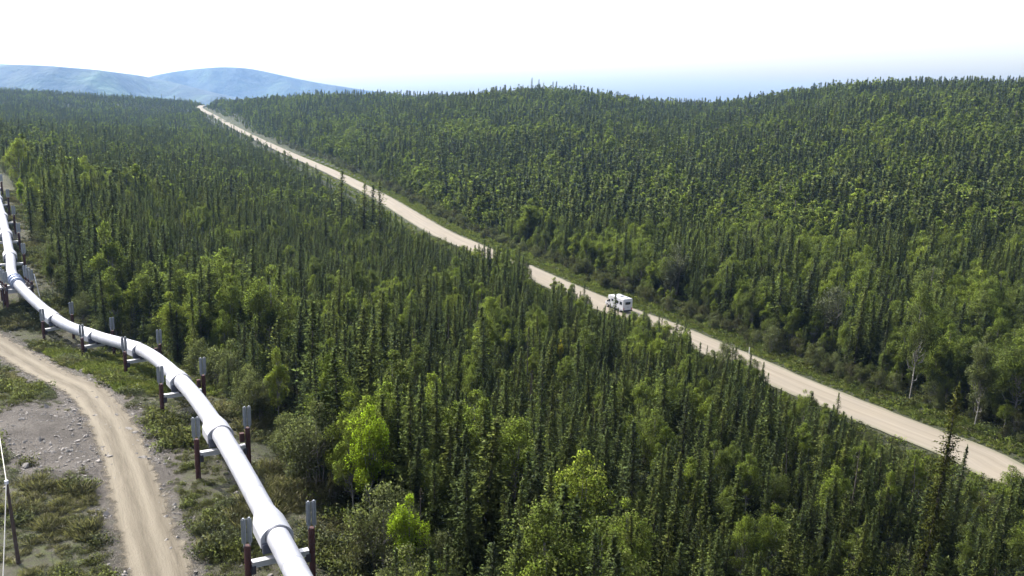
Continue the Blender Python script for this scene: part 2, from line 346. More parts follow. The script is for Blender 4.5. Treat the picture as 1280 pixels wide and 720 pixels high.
# the cleared strip: everything left of the tree line
tl_px = [(470, 800), (440, 720), (392, 640), (350, 585), (312, 535), (272, 487), (240, 462), (190, 440), (135, 425), (100, 402), (62, 352), (50, 305), (30, 262), (14, 225), (0, 205)]
TL = np.array([atz(x, y, z) for (x, y), z in zip(tl_px, [12, 12.5, 12.5, 12.5, 12, 11, 10.5, 9.5, 9, 9, 11, 13, 14.5, 16.5, 17.5])])
TL = np.vstack([[30, -40, 10], TL, [-260, 420, 18]])
def clear_dist(x, y):   # + inside the clearing
    d, _, s = pdist(x, y, TL); return d*s
cl = clear_dist(GX.ravel(), GY.ravel())
sand_c = [atz(75, 545, 12.6), atz(125, 560, 12.8), atz(30, 520, 12)]
def sandm(x, y):
    s = 0
    for c, q in zip(sand_c, (6.8, 6.0, 6.5)): s = s+np.exp(-((x-c[0])**2+(y-c[1])**2)/q**2)
    return s
dtk, _, _ = pdist(GX.ravel(), GY.ravel(), TRK); drd, _, _ = pdist(GX.ravel(), GY.ravel(), ROAD)
me = bpy.data.meshes.new('ground')
V = np.c_[GX.ravel(), GY.ravel(), GZ]
idx = np.arange(nx*ny).reshape(ny, nx); Q = np.stack([idx[:-1, :-1], idx[:-1, 1:], idx[1:, 1:], idx[1:, :-1]], -1).reshape(-1, 4)
me.vertices.add(len(V)); me.vertices.foreach_set('co', V.ravel()); me.loops.add(Q.size); me.loops.foreach_set('vertex_index', Q.ravel().astype(np.int32))
me.polygons.add(len(Q)); me.polygons.foreach_set('loop_start', np.arange(0, Q.size, 4, dtype=np.int32)); me.update(calc_edges=True); me.polygons.foreach_set('use_smooth', np.ones(len(Q), bool))
for nm, val in (('clearing', sstep(-2, 1.5, cl)*(1-sstep(430, 600, np.hypot(V[:, 0], V[:, 1])))), ('sand', np.clip(sandm(V[:, 0], V[:, 1])*1.2+.55*(1-sstep(2.8, 4.6, dtk)), 0, 1)*(cl > 0)+.42*np.exp(-((cl-3.0)/2.6)**2)*(np.hypot(V[:, 0], V[:, 1]) < 330)), ('verge', 1-sstep(7.5, 12, drd))):
    a = me.attributes.new(nm, 'FLOAT', 'POINT'); a.data.foreach_set('value', np.asarray(val, np.float32))
m, nt, b = mat('ground_soil', .95)
A = lambda n: N(nt, 'Attribute', attribute_name=n).outputs['Fac']
n1 = noise(nt, .25, 6); n2 = noise(nt, 1.6, 5); n3 = noise(nt, .02, 4)
forest = ramp(nt, n1, [(.3, (.022, .028, .015)), (.55, (.032, .042, .018)), (.75, (.05, .055, .025))])
field = ramp(nt, n1, [(.3, (.07, .072, .042)), (.5, (.10, .096, .065)), (.68, (.15, .135, .108))]); field = mixc(nt, rng_(nt, n2, .45, .65), field, (.12, .135, .055))
n4 = mth(nt, 'ADD', mth(nt, 'MULTIPLY', noise(nt, 5.5, 6, rough=.8), .55), mth(nt, 'MULTIPLY', n1, .45)); sandc = ramp(nt, n4, [(.38, (.065, .057, .049)), (.5, (.14, .124, .108)), (.62, (.22, .198, .174))])
vg = ramp(nt, n2, [(.3, (.05, .058, .028)), (.6, (.075, .08, .04)), (.8, (.12, .108, .07))])
c = mixc(nt, A('clearing'), forest, field); c = mixc(nt, A('verge'), c, vg)
sm = mth(nt, 'MULTIPLY', A('sand'), 1.0); sm = rng_(nt, mth(nt, 'ADD', sm, mth(nt, 'MULTIPLY', mth(nt, 'SUBTRACT', n2, .5), 1.1)), .35, .6)
c = mixc(nt, sm, c, sandc); nt.links.new(c, b.inputs['Base Color']); bump(nt, b, mth(nt, 'ADD', noise(nt, 1.8, 8, rough=.75), noise(nt, 14, 3)), .45, .9)
me.materials.append(m); g = link('ground', me); tag(g, kind='structure')
# ------------------------------------------------------------------ road and track (draped strips)
def strip(name, P, half, dz, material, n=9, wob=0, crown=0, attr=True):
    P = np.asarray(P); L = np.r_[0, np.cumsum(np.hypot(*np.diff(P[:, :2], axis=0).T))]
    s = np.arange(0, L[-1], 1.2 if L[-1] < 300 else 2.0); X = np.interp(s, L, P[:, 0]); Y = np.interp(s, L, P[:, 1]); Z = np.interp(s, L, P[:, 2])
    tx = np.gradient(X); ty = np.gradient(Y); k = np.hypot(tx, ty); nxx, nyy = ty/k, -tx/k
    us = np.linspace(-1, 1, n); V = []; U = []
    for i in range(len(s)):
        for u in us:
            hw = half+(wob*(float(fbm(s[i]/2.5+9*np.sign(u), 3.3, 3))-.5)*2 if abs(u) > .99 else 0)
            V.append((X[i]+nxx[i]*u*hw, Y[i]+nyy[i]*u*hw, Z[i]+dz+crown*(1-u*u))); U.append((u*hw, s[i]))
    f = [(i*n+k2, i*n+k2+1, (i+1)*n+k2+1, (i+1)*n+k2) for i in range(len(s)-1) for k2 in range(n-1)]
    me = bpy.data.meshes.new(name); me.from_pydata(V, [], f); uv = me.uv_layers.new(name='uv')
    li = np.zeros(len(me.loops), np.int32); me.loops.foreach_get('vertex_index', li); uv.data.foreach_set('uv', np.array(U)[li].ravel().astype(np.float32))
    me.polygons.foreach_set('use_smooth', [True]*len(f)); me.materials.append(material); me.update(); o = link(name, me); tag(o, kind='structure'); return o
m, nt, b = mat('gravel_road', .9)
uv = N(nt, 'TexCoord').outputs['UV']; sx = N(nt, 'SeparateXYZ', {0: uv}).outputs[0]
st = noise(nt, 1, 5, N(nt, 'Mapping', {'Vector': uv, 'Scale': (1.3, .035, 1)}).outputs[0]); bl = noise(nt, .12, 5)
c = ramp(nt, st, [(.3, (.185, .158, .118)), (.55, (.235, .203, .156)), (.75, (.275, .24, .19))]); c = mixc(nt, mth(nt, 'MULTIPLY', rng_(nt, bl, .4, .7), .3), c, (.18, .165, .145))
ed = rng_(nt, mth(nt, 'ADD', mth(nt, 'ABSOLUTE', sx), mth(nt, 'MULTIPLY', noise(nt, .8, 4), .9)), 3.5, 4.1); c = mixc(nt, mth(nt, 'MULTIPLY', ed, .75), c, (.15, .145, .095))
nt.links.new(c, b.inputs['Base Color']); bump(nt, b, noise(nt, 9, 4), .05, .4)
strip('road', ROAD, 3.9, .02, m, 9, .35, .09)
m, nt, b = mat('dirt_track', .95); M_TR = m
uv = N(nt, 'TexCoord').outputs['UV']; sx = N(nt, 'SeparateXYZ', {0: uv}).outputs[0]
st = noise(nt, 1, 6, N(nt, 'Mapping', {'Vector': uv, 'Scale': (2.2, .16, 1)}).outputs[0], .7); wv = mth(nt, 'ADD', sx, mth(nt, 'MULTIPLY', noise(nt, .1, 2), .8))
rut = mth(nt, 'POWER', mth(nt, 'ABSOLUTE', mth(nt, 'SINE', mth(nt, 'MULTIPLY', wv, 1.9))), 3)
c = ramp(nt, st, [(.3, (.10, .085, .062)), (.5, (.135, .115, .084)), (.7, (.18, .155, .117))]); c = mixc(nt, mth(nt, 'MULTIPLY', rut, .6), c, (.235, .205, .155))
nt.links.new(c, b.inputs['Base Color']); bump(nt, b, mth(nt, 'ADD', st, mth(nt, 'MULTIPLY', noise(nt, 6, 4), .4)), .22, .8)
ea = mth(nt, 'ADD', mth(nt, 'ABSOLUTE', sx), mth(nt, 'MULTIPLY', mth(nt, 'SUBTRACT', noise(nt, .7, 6, rough=.75), .5), 2.2)); nt.links.new(rng_(nt, ea, 2.0, 1.5), b.inputs['Alpha'])
strip('dirt_track', TRK, 2.5, .05, m, 13, 0)
# ------------------------------------------------------------------ pipeline
M_pipe = simple('galvanised_jacket', (.38, .385, .425), .55, .3, .10, 1.1, .5)
M_slv = simple('white_shroud', (.40, .405, .44), .55, .25, .07, 1.2, .5)
M_band = simple('dark_gap', (.07, .075, .10), .6, .2); M_seam = simple('jacket_seam', (.42, .43, .48), .5, .4)
M_rust = simple('rusted_steel_post', (.06, .024, .023), .75, .2, .3, 2); M_fin = simple('aluminium_fins', (.34, .36, .39), .42, .7, .08, 4, .5)
M_beam = simple('galvanised_beam', (.42, .42, .44), .5, .4, .08, 2); M_dark = simple('dark_steel', (.05, .045, .055), .6, .4); M_clamp = simple('blue_grey_clamp', (.30, .34, .46), .5, .4)
PR = .71
Lp = np.r_[0, np.cumsum(np.linalg.norm(np.diff(PIPE, axis=0), axis=1))]
def pp(s): return np.array([np.interp(s, Lp, PIPE[:, k]) for k in range(3)])
def pdir(s): d = pp(s+.6)-pp(s-.6); return d/np.linalg.norm(d)
ssup = [Lp[10*(i+2)] for i in range(len(SUP))]
pl = empty('pipeline', tuple(pp(1)-[0, 0, 3.8])); tag(pl, 'long silvery white insulated pipeline zigzagging down the left side on post supports', 'pipeline')
def pl_part(mb, name, m):
    mb.v = [tuple(np.array(p)-np.array(pl.location)) for p in mb.v]; return mb.build(name, m, pl)
cuts = [0.5]+[s+.75 for s in ssup]+[Lp[-1]-1]
for a, b_ in zip(cuts[:-1], cuts[1:]):
    ss = np.arange(a, b_+.01, (b_-a)/max(2, round((b_-a)/1.0))); mb = MB().tube([pp(s) for s in ss], PR, 28)
    o = pl_part(mb, 'pipe_section', M_pipe)
    k = 3 if (b_-a) < 30 else 10; curv = [s for s in np.arange(a+1.8, b_-4, 1.8) if np.linalg.norm(pdir(s+1.5)-pdir(s-1.5)) > .09]
    for s in [a+(b_-a)*j/k for j in range(1, k)][:2 if k == 3 else 99]+curv:
        d = pdir(s); pl_part(MB().tube([pp(s)-d*.035, pp(s)+d*.035], PR+.018, 28, False), 'seam_band', M_seam)
def sleeve(s0, s1):
    n = 28; rows = [(s0, 0), (s0+(s1-s0)*.3, 1), (s1, 1)]; V = []
    for s, wgt in rows:
        p = pp(s); d = pdir(s); x = np.cross(d, [0, 0, 1]); x /= np.linalg.norm(x); z = np.cross(x, d)
        for k in range(n):
            a = k*2*math.pi/n; cx_, sz = math.cos(a), math.sin(a)
            if sz >= 0: tx_, tz = cx_*(1+.42*(1-sz)**.8)*PR, sz*PR*1.05
            else: tx_, tz = math.copysign(min(1.42, abs(cx_)*1.42+abs(sz)*1.0)*PR, cx_), max(-.92, sz*1.4)*PR
            px, pz = (cx_*PR*1.02*(1-wgt)+tx_*wgt), (sz*PR*1.02*(1-wgt)+tz*wgt); V.append(p+x*px+z*pz)
    f = [(i*n+k, (i+1)*n+k, (i+1)*n+(k+1) % n, i*n+(k+1) % n) for i in range(2) for k in range(n)]+[tuple(range(2*n, 3*n))]
    mb = MB(); mb.add(V, f, False); return mb
for i, s in enumerate(ssup):
    if i == 6: continue
    # the shroud lies on the far side of its support, the dark gap on the near side
    mb = sleeve(s+4.0, s+.7); pl_part(mb, 'support_sleeve', M_slv)
    d = pdir(s+.6); ring = MB().tube([pp(s+.45), pp(s+.68)], PR+.04, 28, False); ring.box(tuple(pp(s+.55)-[0, 0, .62]), (1.9, .25, .6), Matrix.Rotation(math.atan2(d[1], d[0])-math.pi/2, 3, 'Z')); pl_part(ring, 'dark_gap_ring', M_band)
    sh = MB().box(tuple(pp(s)-[0, 0, PR+.09]), (.8, 1.2, .2), Matrix.Rotation(math.atan2(d[1], d[0])-math.pi/2, 3, 'Z')); pl_part(sh, 'pipe_shoe', M_dark)
def radiator(x, y, z0, h):
    mb = MB(); mb.tube([(x, y, z0-.25), (x, y, z0+h+.07)], .06, 8)
    for k in range(6):
        a = k*math.pi/3; Mx = Matrix.Rotation(a, 3, 'Z'); mb.box(Vector((x, y, z0+h/2))+Mx@Vector((.095, 0, 0)), (.11, .012, h), Mx)
    return mb
rad_mesh = radiator(0, 0, 0, 1.55).mesh('radiator_fins', M_fin)
def post(root, x, y, zb, zt):
    o = MB().tube([(x, y, zb-.6), (x, y, zt)], .20, 16).build('post', M_rust, root)
    for dx in (-.17, .17):
        q = link('radiator_fin', rad_mesh, root); q.location = (x+dx, y, zt+.18)
    return o
SUPOBJ = []
names = ['nearest pipeline support, at the bottom edge of the photo, radiator fins on both rusty posts', 'second pipeline support from the bottom, dark box on its right post, beside the widest grass',
         'third pipeline support, left of the bend where the shade falls under the pipe', 'fourth pipeline support, before the pipe turns to run sideways', 'fifth pipeline support, beside the bright yellow-green grass',
         'sixth pipeline support, last before the anchor platform', '', 'first slim pipeline support beyond the anchor platform', 'second slim pipeline support beyond the anchor platform',
         'third slim pipeline support beyond the anchor platform', 'fourth slim support beyond the anchor platform, small', 'farthest pipeline support visible at the left edge of the photo']
for i, s in enumerate(ssup):
    p = pp(s); d = pdir(s); rz = math.atan2(d[1], d[0])-math.pi/2; gz = float(T(p[0], p[1])); anchor = i == 6
    root = empty('anchor_support' if anchor else 'pipeline_support', (p[0], p[1], gz), rz)
    hz = p[2]-gz; SUPOBJ.append(np.array([p[0], p[1], gz]))
    if not anchor:
        tag(root, names[i], 'pipe support', 'post supports carrying the pipeline')
        for sg in (-1, 1):
            wx = p[0]+math.cos(rz)*sg*1.95; wy = p[1]+math.sin(rz)*sg*1.95; zg = float(T(wx, wy))-gz
            post(root, sg*1.95, 0, zg, hz+(.15 if sg < 0 else .45))
            MB().box((sg*1.66, 0, hz-PR-.75), (.28, .5, .55)).build('beam_bracket', M_dark, root, .02)
        bm = MB(); zb = hz-PR-.42
        bm.box((0, 0, zb+.17), (3.46, .46, .035)); bm.box((0, 0, zb-.17), (3.46, .46, .035)); bm.box((0, -.19, zb), (3.44, .03, .30)); bm.box((0, .19, zb), (3.44, .03, .30))
        bm.build('crossbeam', M_beam, root)
        if i in (1, 2, 3, 4): MB().box((1.52, .1, hz-.35), (.36, .34, .75)).build('bumper_box', M_rust, root, .02)
    else:
        tag(root, 'large anchor platform with four finned posts and blue-grey clamp where the pipeline bends', 'pipe anchor')
        for sx_ in (-1, 1):
            for k in range(3):
                post(root, sx_*(1.7+.0), -1.9+k*1.9, -.3, hz+.2)
            MB().box((sx_*1.7, 0, hz-.55), (.35, 5.0, .55)).build('side_beam', M_dark, root, .02)
        for k in (-1.5, 1.5): MB().box((0, k, hz-PR-.35), (3.7, .5, .6)).build('crossbeam', M_beam, root, .02)
        MB().box((-3.4, -.2, hz-.35), (2.6, 3.2, .12)).build('walkway_deck', M_beam, root)
        for a, b_ in ((-4.6, -1.7), (-4.6, 1.3), (-2.2, -1.7), (-2.2, 1.3)): MB().tube([(a, b_, -.5), (a, b_, hz+.75)], .06, 8).build('deck_post', M_dark, root)
        rl = MB()
        for z in (hz+.25, hz+.75): rl.tube([(-2.2, -1.7, z), (-4.6, -1.7, z), (-4.6, 1.3, z), (-2.2, 1.3, z)], .035, 6)
        rl.build('handrail', M_beam, root)
        ld = MB()
        for a in (-.22, .22): ld.tube([(3.1, a, -.2), (2.5, a, hz+.9)], .04, 6)
        for k in range(9): t = k/9; ld.tube([(3.1-.6*t, -.22, -.2+t*(hz+1)), (3.1-.6*t, .22, -.2+t*(hz+1))], .03, 6)
        ld.build('ladder', simple('white_paint', (.8, .8, .8), .5), root)
        MB().box((-3.2, -1.8, hz-.05), (1.3, .05, .55)).build('yellow_sign', simple('yellow_paint', (.62, .55, .03), .5), root)
        cb = MB().tube([pp(s-1.3), pp(s), pp(s+1.3)], PR+.16, 24, True)
        for q in (-1.0, 0, 1.0): cb.tube([pp(s+q-.06), pp(s+q+.06)], PR+.3, 24, True)
        pl_part(cb, 'anchor_clamp', M_clamp)
# ------------------------------------------------------------------ wooden pole with pale cable
pb = ground_hit(24, 707); hp = None
for hh in np.arange(3, 8, .05):
    if proj(pb+[0, 0, hh])[1] < 604: hp = float(hh); break
po = empty('wooden_pole', tuple(pb)); tag(po, 'weathered brown wooden pole carrying a pale cable at the left edge', 'pole')
tp = np.array([-.25, .0, hp]); MB().tube([(0, 0, -.3), tuple(tp*.5), tuple(tp)], [.13, .11, .09], 10).build('shaft', simple('weathered_wood', (.06, .042, .036), .9, var=.3), po)
MB().tube([tuple(tp+[0, 0, -.1]), tuple(tp+[0, 0, .12])], .12, 10).build('insulator', simple('grey_ceramic', (.45, .45, .5), .5), po)
ptop = pb+tp+[0, 0, .1]
def wire(a, b_, sag): return [tuple(np.array(a)*(1-t)+np.array(b_)*t-np.array([0, 0, sag*4*t*(1-t)])) for t in np.linspace(0, 1, 14)]
w1 = aty(-25, 380, 78); w2 = aty(2, 760, float(pb[1])-6)
cb = MB().tube(wire(ptop, w1, .35), .028, 6).tube(wire(ptop, w2, .15), .028, 6).build('cable', simple('pale_cable', (.55, .52, .47), .6)); tag(cb, 'thin pale cable strung over the wooden pole at the left edge', 'cable')
# ------------------------------------------------------------------ motorhome
ri = 774, 384.5; rp = atz(774, 392, 0); dR, aR, _ = pdist(np.array([rp[0]]), np.array([rp[1]]), ROAD)
q0 = np.array([np.interp(aR[0]+2.5, road_arc, ROAD[:, k]) for k in range(3)]); q1 = np.array([np.interp(aR[0]+6.5, road_arc, ROAD[:, k]) for k in range(3)]); td = q1-q0; rz = math.atan2(td[1], td[0])-math.pi/2
rgt = np.array([math.cos(rz), math.sin(rz), 0]); rv = empty('motorhome', tuple(q0+rgt*.2+[0, 0, .13]), rz)
rv.scale = (.93, .93, .93); tag(rv, 'white motorhome driving away up the gravel road between the spruces', 'motorhome')
Mw = simple('white_gelcoat', (.42, .42, .44), .35, 0, .02, 1, .5); Mg = simple('tinted_glass', (.02, .022, .03), .08, 0, .1, 1, .8); Mt = simple('rubber', (.02, .02, .022), .8); Mgr = simple('grey_skirt', (.30, .30, .33), .5)
Mred = simple('red_lens', (.4, .02, .02), .3); Mch = simple('alloy', (.55, .55, .57), .3, .8)
body = MB().prism([(-1.2, .55), (1.2, .55), (1.2, 3.0), (1.1, 3.13), (-1.1, 3.13), (-1.2, 3.0)], -3.4, 1.7).build('body', Mw, rv, .06)
MB().add([(-1.2, 1.72, 2.05), (1.2, 1.72, 2.05), (1.2, 1.72, 3.0), (-1.2, 1.72, 3.0), (-1.05, 3.0, 2.15), (1.05, 3.0, 2.15), (1.05, 2.75, 2.85), (-1.05, 2.75, 2.85)], [(0, 4, 5, 1), (3, 2, 6, 7), (0, 3, 7, 4), (1, 5, 6, 2), (4, 7, 6, 5), (0, 1, 2, 3)]).build('overcab', Mw, rv, .05)
hp_ = [(1.75, .5), (3.95, .5), (3.98, 1.15), (3.1, 1.32), (2.55, 2.04), (1.75, 2.04)]
cabm = MB(); n = len(hp_); cabm.add([(-1.0, a, b_) for a, b_ in hp_]+[(1.0, a, b_) for a, b_ in hp_], [tuple(range(n)), tuple(range(2*n-1, n-1, -1))]+[(i, i+n, (i+1) % n+n, (i+1) % n) for i in range(n)]).build('cab', Mw, rv, .06)
MB().add([(-.9, 3.07, 1.36), (.9, 3.07, 1.36), (.82, 2.6, 2.0), (-.82, 2.6, 2.0)], [(0, 1, 2, 3)]).build('windshield', Mg, rv).location = (0, .02, .015)
for sx_ in (-1, 1):
    MB().add([(sx_*1.012, 1.95, 1.4), (sx_*1.012, 2.95, 1.4), (sx_*1.012, 2.55, 1.95), (sx_*1.012, 1.95, 1.95)], [(0, 1, 2, 3)]).build('cab_window', Mg, rv)
    for y0, y1, z0, z1 in ((-2.9, -2.0, 1.75, 2.4), (-1.5, -.4, 1.75, 2.4), (.5, 1.2, 1.85, 2.35)):
        fr = MB().box((sx_*1.205, (y0+y1)/2, (z0+z1)/2), (.03, y1-y0+.1, z1-z0+.1)).build('window_frame', Mgr, rv); MB().box((sx_*1.225, (y0+y1)/2, (z0+z1)/2), (.02, y1-y0, z1-z0)).build('pane', Mg, fr)
    MB().box((sx_*1.21, -.85, .68), (.03, 5.0, .3)).build('skirt_stripe', Mgr, rv)
    MB().box((sx_*1.2, 2.75, 1.5), (.28, .1, .35)).build('wing_mirror', Mt, rv, .02)
    for y_ in (-2.0, 2.95):
        wh = MB().tube([(sx_*.8, y_, .4), (sx_*1.08, y_, .4)], .42, 20, ref=(0, 0, 1)).build('wheel', Mt, rv); MB().tube([(sx_*1.06, y_, .4), (sx_*1.095, y_, .4)], .24, 16).build('rim', Mch, wh)
    MB().box((sx_*1.0, -3.42, .95), (.16, .05, .42)).build('tail_light', Mred, rv); MB().box((sx_*.75, 3.99, .95), (.3, .05, .2)).build('headlight', Mch, rv)
MB().box((0, -3.5, .55), (2.3, .18, .25)).build('rear_bumper', Mt, rv, .03); fr = MB().box((0, -3.42, 2.15), (1.3, .04, .6)).build('rear_window', Mg, rv)
MB().box((0, -3.43, 1.3), (.45, .03, .18)).build('licence_plate', Mgr, rv); MB().box((0, -.6, 3.24), (.8, 1.0, .22)).build('roof_air_conditioner', Mw, rv, .05); MB().box((.3, -2.4, 3.18), (.45, .45, .12)).build('roof_vent', Mgr, rv, .02)
MB().box((0, .6, .48), (1.9, 6, .12)).build('chassis', Mt, rv)
# ------------------------------------------------------------------ marker posts at the road
for (px, py, lab) in ((936, 437, 'small pale marker post on the grass verge right of the road'), (443, 213, 'small pale marker post beside the far stretch of road')):
    p = ground_hit(px, py+8); r_ = empty('marker_post', tuple(p)); tag(r_, lab, 'marker post')
    MB().box((0, 0, .75), (.14, .05, 1.7)).build('post', simple('pale_plastic', (.7, .68, .6), .6), r_); MB().box((0, -.035, 1.35), (.1, .02, .2)).build('reflector', Mch, r_)
# ------------------------------------------------------------------ forest
hw = math.atan(640/FPX)
def ring_pts(d0, d1, s0, sk, a0=-hw-.16, a1=hw+.16):
    out = []; d = d0
    while d < d1:
        s = s0+sk*d; n = int((a1-a0)*d/s); a = a0+(np.arange(n)+rng.random(n)*.9)*(a1-a0)/n; r_ = d+(rng.random(n)-.5)*s*1.1
        out.append(np.c_[r_*np.sin(a), r_*np.cos(a)]); d += s
    return np.concatenate(out)
P = ring_pts(22, 1500, 1.66, .0021)
# some trees beside the frame near the camera, so the wood does not stop at its edge
x, y = P[:, 0], P[:, 1]; dist = np.hypot(x, y); z = T(x, y)
cd = clear_dist(x, y); dr, ar, sr = pdist(x, y, ROAD); right = sr < 0
az = np.arctan2(x, y)
keep = (cd < -.6) & (rng.random(len(cd)) < 1)
# beyond the far end the clearing is only 30 m wide
dp, ap, sp_ = pdist(x, y, PIPE); keep |= (dp > 32) & (cd > 0) & (y > 60) & (x < -60) & (sp_ > 0)
keep &= ~((cd > -.6) & (dp < 26))
edge_r = 7.9+3.4*fbm(ar/14, ar*0+3)
px, py, _w = proj(np.c_[x, y, z])
# how far the wood stands back from the road on its left side
setb = np.interp(ar-np.interp(0, [0, 1], [0, 0]), [0, 2000], [6.2, 6.2])
setb = np.where((px > 585) & (px < 860), 5.6, setb); setb = np.where((px > 1080), 6.6, setb); setb = np.where((px < 545), 7, setb)
keep &= np.where(right, dr > edge_r, dr > setb)
gap = fbm(x/7+3, y/7+60, 3); keep &= ~((gap < .31) & (rng.random(len(x)) < .8) & (dist < 600))
P = P[keep]; x, y, z, dist, cd, dr, ar, right, px, py, dp = [q[keep] for q in (x, y, z, dist, cd, dr, ar, right, px, py, dp)]
n = len(P); rnd = rng.random(n); nb = fbm(x/38+5, y/60+9, 4); nb2 = fbm(x/11+40, y/14+2, 3); left_far = (~right) & (dist > 170)
pb_ = .09+1.5*sstep(.54, .70, nb)*.55+.35*sstep(.58, .72, nb2)
pb_ = np.where(right, pb_*1.35+.2, pb_); pb_ = pb_+.45*np.exp(-((dr-9)/7)**2)*np.where(right, 1, .9); pb_ = pb_+.28*np.exp(-(cd/4.0)**2)*(dist < 330); pb_ = np.where((~right) & (cd > -30) & (dist > 85), pb_*.55, pb_)
pb_ = np.where(left_far, pb_*.75, pb_)
isb = rnd < pb_
hb = rng.normal(size=n)
h = np.where(right, 9.3+2.7*hb, 5.6+1.3*hb); h = np.where((~right) & (cd > -16) & (dist < 330), 7.6+2.2*hb, h); h = np.where(right & (dr < 60), 9.6+2.4*hb, h)
h = np.where(left_far & (cd < -16), 5.8+1.1*hb, h); hid = (~right) & (dr < 24) & (px > 585) & (px < 860); h = np.where(hid, 6.6+1.3*hb, h)
tall = rng.random(n) < np.where(right, .09, .045); h = np.where(tall & ~isb, h*rng.uniform(1.25, 1.75, n), h); lowt = rng.random(n) < .2; h = np.where(lowt, h*.68, h)
h = np.where(isb, h*np.where(right, .86, 1.0), h); h = np.where((right) & (dr < 15), h*.5, h)
h = h
h = h*(.76+.5*fbm(x/26+11, y/26+4, 3)); h = np.clip(h, 2.2, 15)
# keep the open stretches of the road in sight: no tall trees between them and this side
rp_x, rp_y, _ = proj(ROAD+[0, 0, 0]); o_ = np.argsort(rp_x); ok_ = _ > 5
rx_, ry_ = rp_x[ok_], rp_y[ok_]; o_ = np.argsort(rx_); rx_, ry_ = rx_[o_], ry_[o_]
tx_, ty_, _ = proj(np.c_[x, y, z+h]); bx_, by_, wv_ = proj(np.c_[x, y, z])
yl = np.interp(tx_, rx_, ry_)
# tree tops below the road stay under this line, so that as much of it shows as in the place itself
LX = [250, 300, 350, 400, 450, 480, 540, 565, 580, 596, 602, 655, 660, 690, 700, 735, 742, 802, 809, 860, 868, 895, 905, 952, 960, 1000, 1010, 1055, 1065, 1150, 1230, 1262, 1270, 1300]
LY = [143, 173, 199, 227, 256, 271, 299, 308, 306, 310, 296, 318, 352, 362, 352, 370, 382, 394, 393, 408, 432, 443, 424, 446, 476, 497, 484, 505, 531, 566, 598, 606, 575, 585]
lim = np.interp(tx_, LX, LY)+rng.normal(0, 3, len(tx_))-np.where((rng.random(len(tx_)) < .12) & ((tx_ < 735) | (tx_ > 805)), 14, 0); open_ = 1
viol = (~right) & (ty_ < lim) & (dist < 1250) & (tx_ > 250) & (tx_ < 1300)
fac = np.clip((by_-lim)/(by_-ty_), 0, 1)
h = np.where(viol, h*fac*(.8+.2*rng.random(n)), h)
keep = ~(viol & (fac < .33)) & (h > 1.3)
P, x, y, z, dist, cd, dr, right, px, py, isb, h, dp = [q[keep] for q in (P, x, y, z, dist, cd, dr, right, px, py, isb, h, dp)]
n = len(P)
# shrubs along the right edge of the road and along the tree line
kindn = np.where(isb, 1, 0)
shr = (right & (dr < 13.5) & (dist < 700)) | ((cd > -2.6) & (rng.random(n) < .6) & (dist < 350)) | ((~right) & (h < 3.0) & (dr < 40))
kindn = np.where(shr, np.where(rng.random(n) < np.where(right, .62, .3), 3, 2), kindn); h = np.where(shr, np.clip(h*.62, 1.6, 4.6), h)
sng = (kindn == 0) & (rng.random(n) < .03) & (dist < 300) & (h > 4); h = np.where(sng, np.minimum(h, 7.5), h); kindn = np.where(sng, 4, kindn)
inframe = (px > -40) & (px < 1320) & (py < 900)
# ---- specially described trees
def special(kind, variant, bx, by, topy, lab, cat, wide=1.0, material=None, Yd=None, name=None, tilt=0, group=None):
    p = ground_hit(bx, by) if Yd is None else None
    if Yd is not None:
        q = aty(bx, by, Yd); p = np.array([q[0], q[1], float(T(q[0], q[1]))])
    hs, base = {'w': (WHT, 11.), 's': (BLK, 6.), 'b': (BIR, 8.), 'l': (WIL, 4.), 'a': (ALD, 4.), 'm': (MSY, 16.)}[kind]
    hh = 3.
    while hh < 25 and proj(p+[0, 0, hh])[1] > topy: hh += .1
    o = empty(name or {'w': 'spruce_tree', 's': 'spruce_tree', 'b': 'birch_tree', 'l': 'willow_shrub', 'a': 'alder_shrub', 'm': 'spruce_tree'}[kind], tuple(p-[0, 0, .1]), random.random()*6.28)
    o.rotation_euler = (0, math.radians(tilt), 0); k = hh/base; o.scale = (k*wide, k*wide, k)
    tm, cm = hs[variant % len(hs)]
    t = link('trunk', tm, o); c = link('crown', cm, o)
    if material is not None:
        c.data = cm.copy(); c.data.materials[0] = material
    tag(o, lab, cat, group); return p, hh*wide*.2, proj(p+[0, 0, hh]), proj(p), hh
SP = []
def S(*a, **k): SP.append(special(*a, **k))
S('b', 1, 462, 655, 503, 'bright yellow-green birch, the most vivid tree, at the tree line by the pipeline', 'birch', 1.0, M_yel)
S('l', 0, 395, 612, 505, 'large rounded grey-green willow at the tree line left of the vivid birch', 'willow', .95)
S('l', 1, 478, 722, 608, 'olive-grey willow in front of the vivid birch at the tree line', 'willow', .95)
S('l', 2, 548, 760, 668, 'pale grey-green willow tuft at the bottom edge right of the olive-grey willow', 'willow', .8)
S('b', 2, 512, 745, 615, 'yellow-green leaning birch right of the olive-grey willow near the bottom', 'birch', .85, M_yel)
S('w', 3, 583, 740, 568, 'tall dark spruce rising at the bottom edge, right of the yellow-green leaning birch', 'spruce', 1.1)
S('b', 4, 348, 530, 432, 'mid-green birch leaning over the clearing beside the third support', 'birch', .85)
S('l', 3, 290, 490, 425, 'grey-green willow at the tree line right of the third support', 'willow', .9)
S('w', 1, 216, 445, 318, 'tall dark spruce at the tree line behind the fourth support', 'spruce', .9)
S('m', 0, 1150, 735, 478, 'tallest mossy yellow-brown spruce leaning right in front of the open road', 'spruce', 1.0, None, tilt=4)
S('w', 2, 1185, 690, 556, 'dark spruce top right beside the mossy yellow-brown spruce', 'spruce', .8)
S('b', 0, 1292, 720, 590, 'olive-green birch cut by the right edge of the photo below the road', 'birch', 1.2)
S('s', 2, 427, 292, 213, 'lone slim dark spruce standing out against the far road, leftmost of four', 'spruce', 1.3)
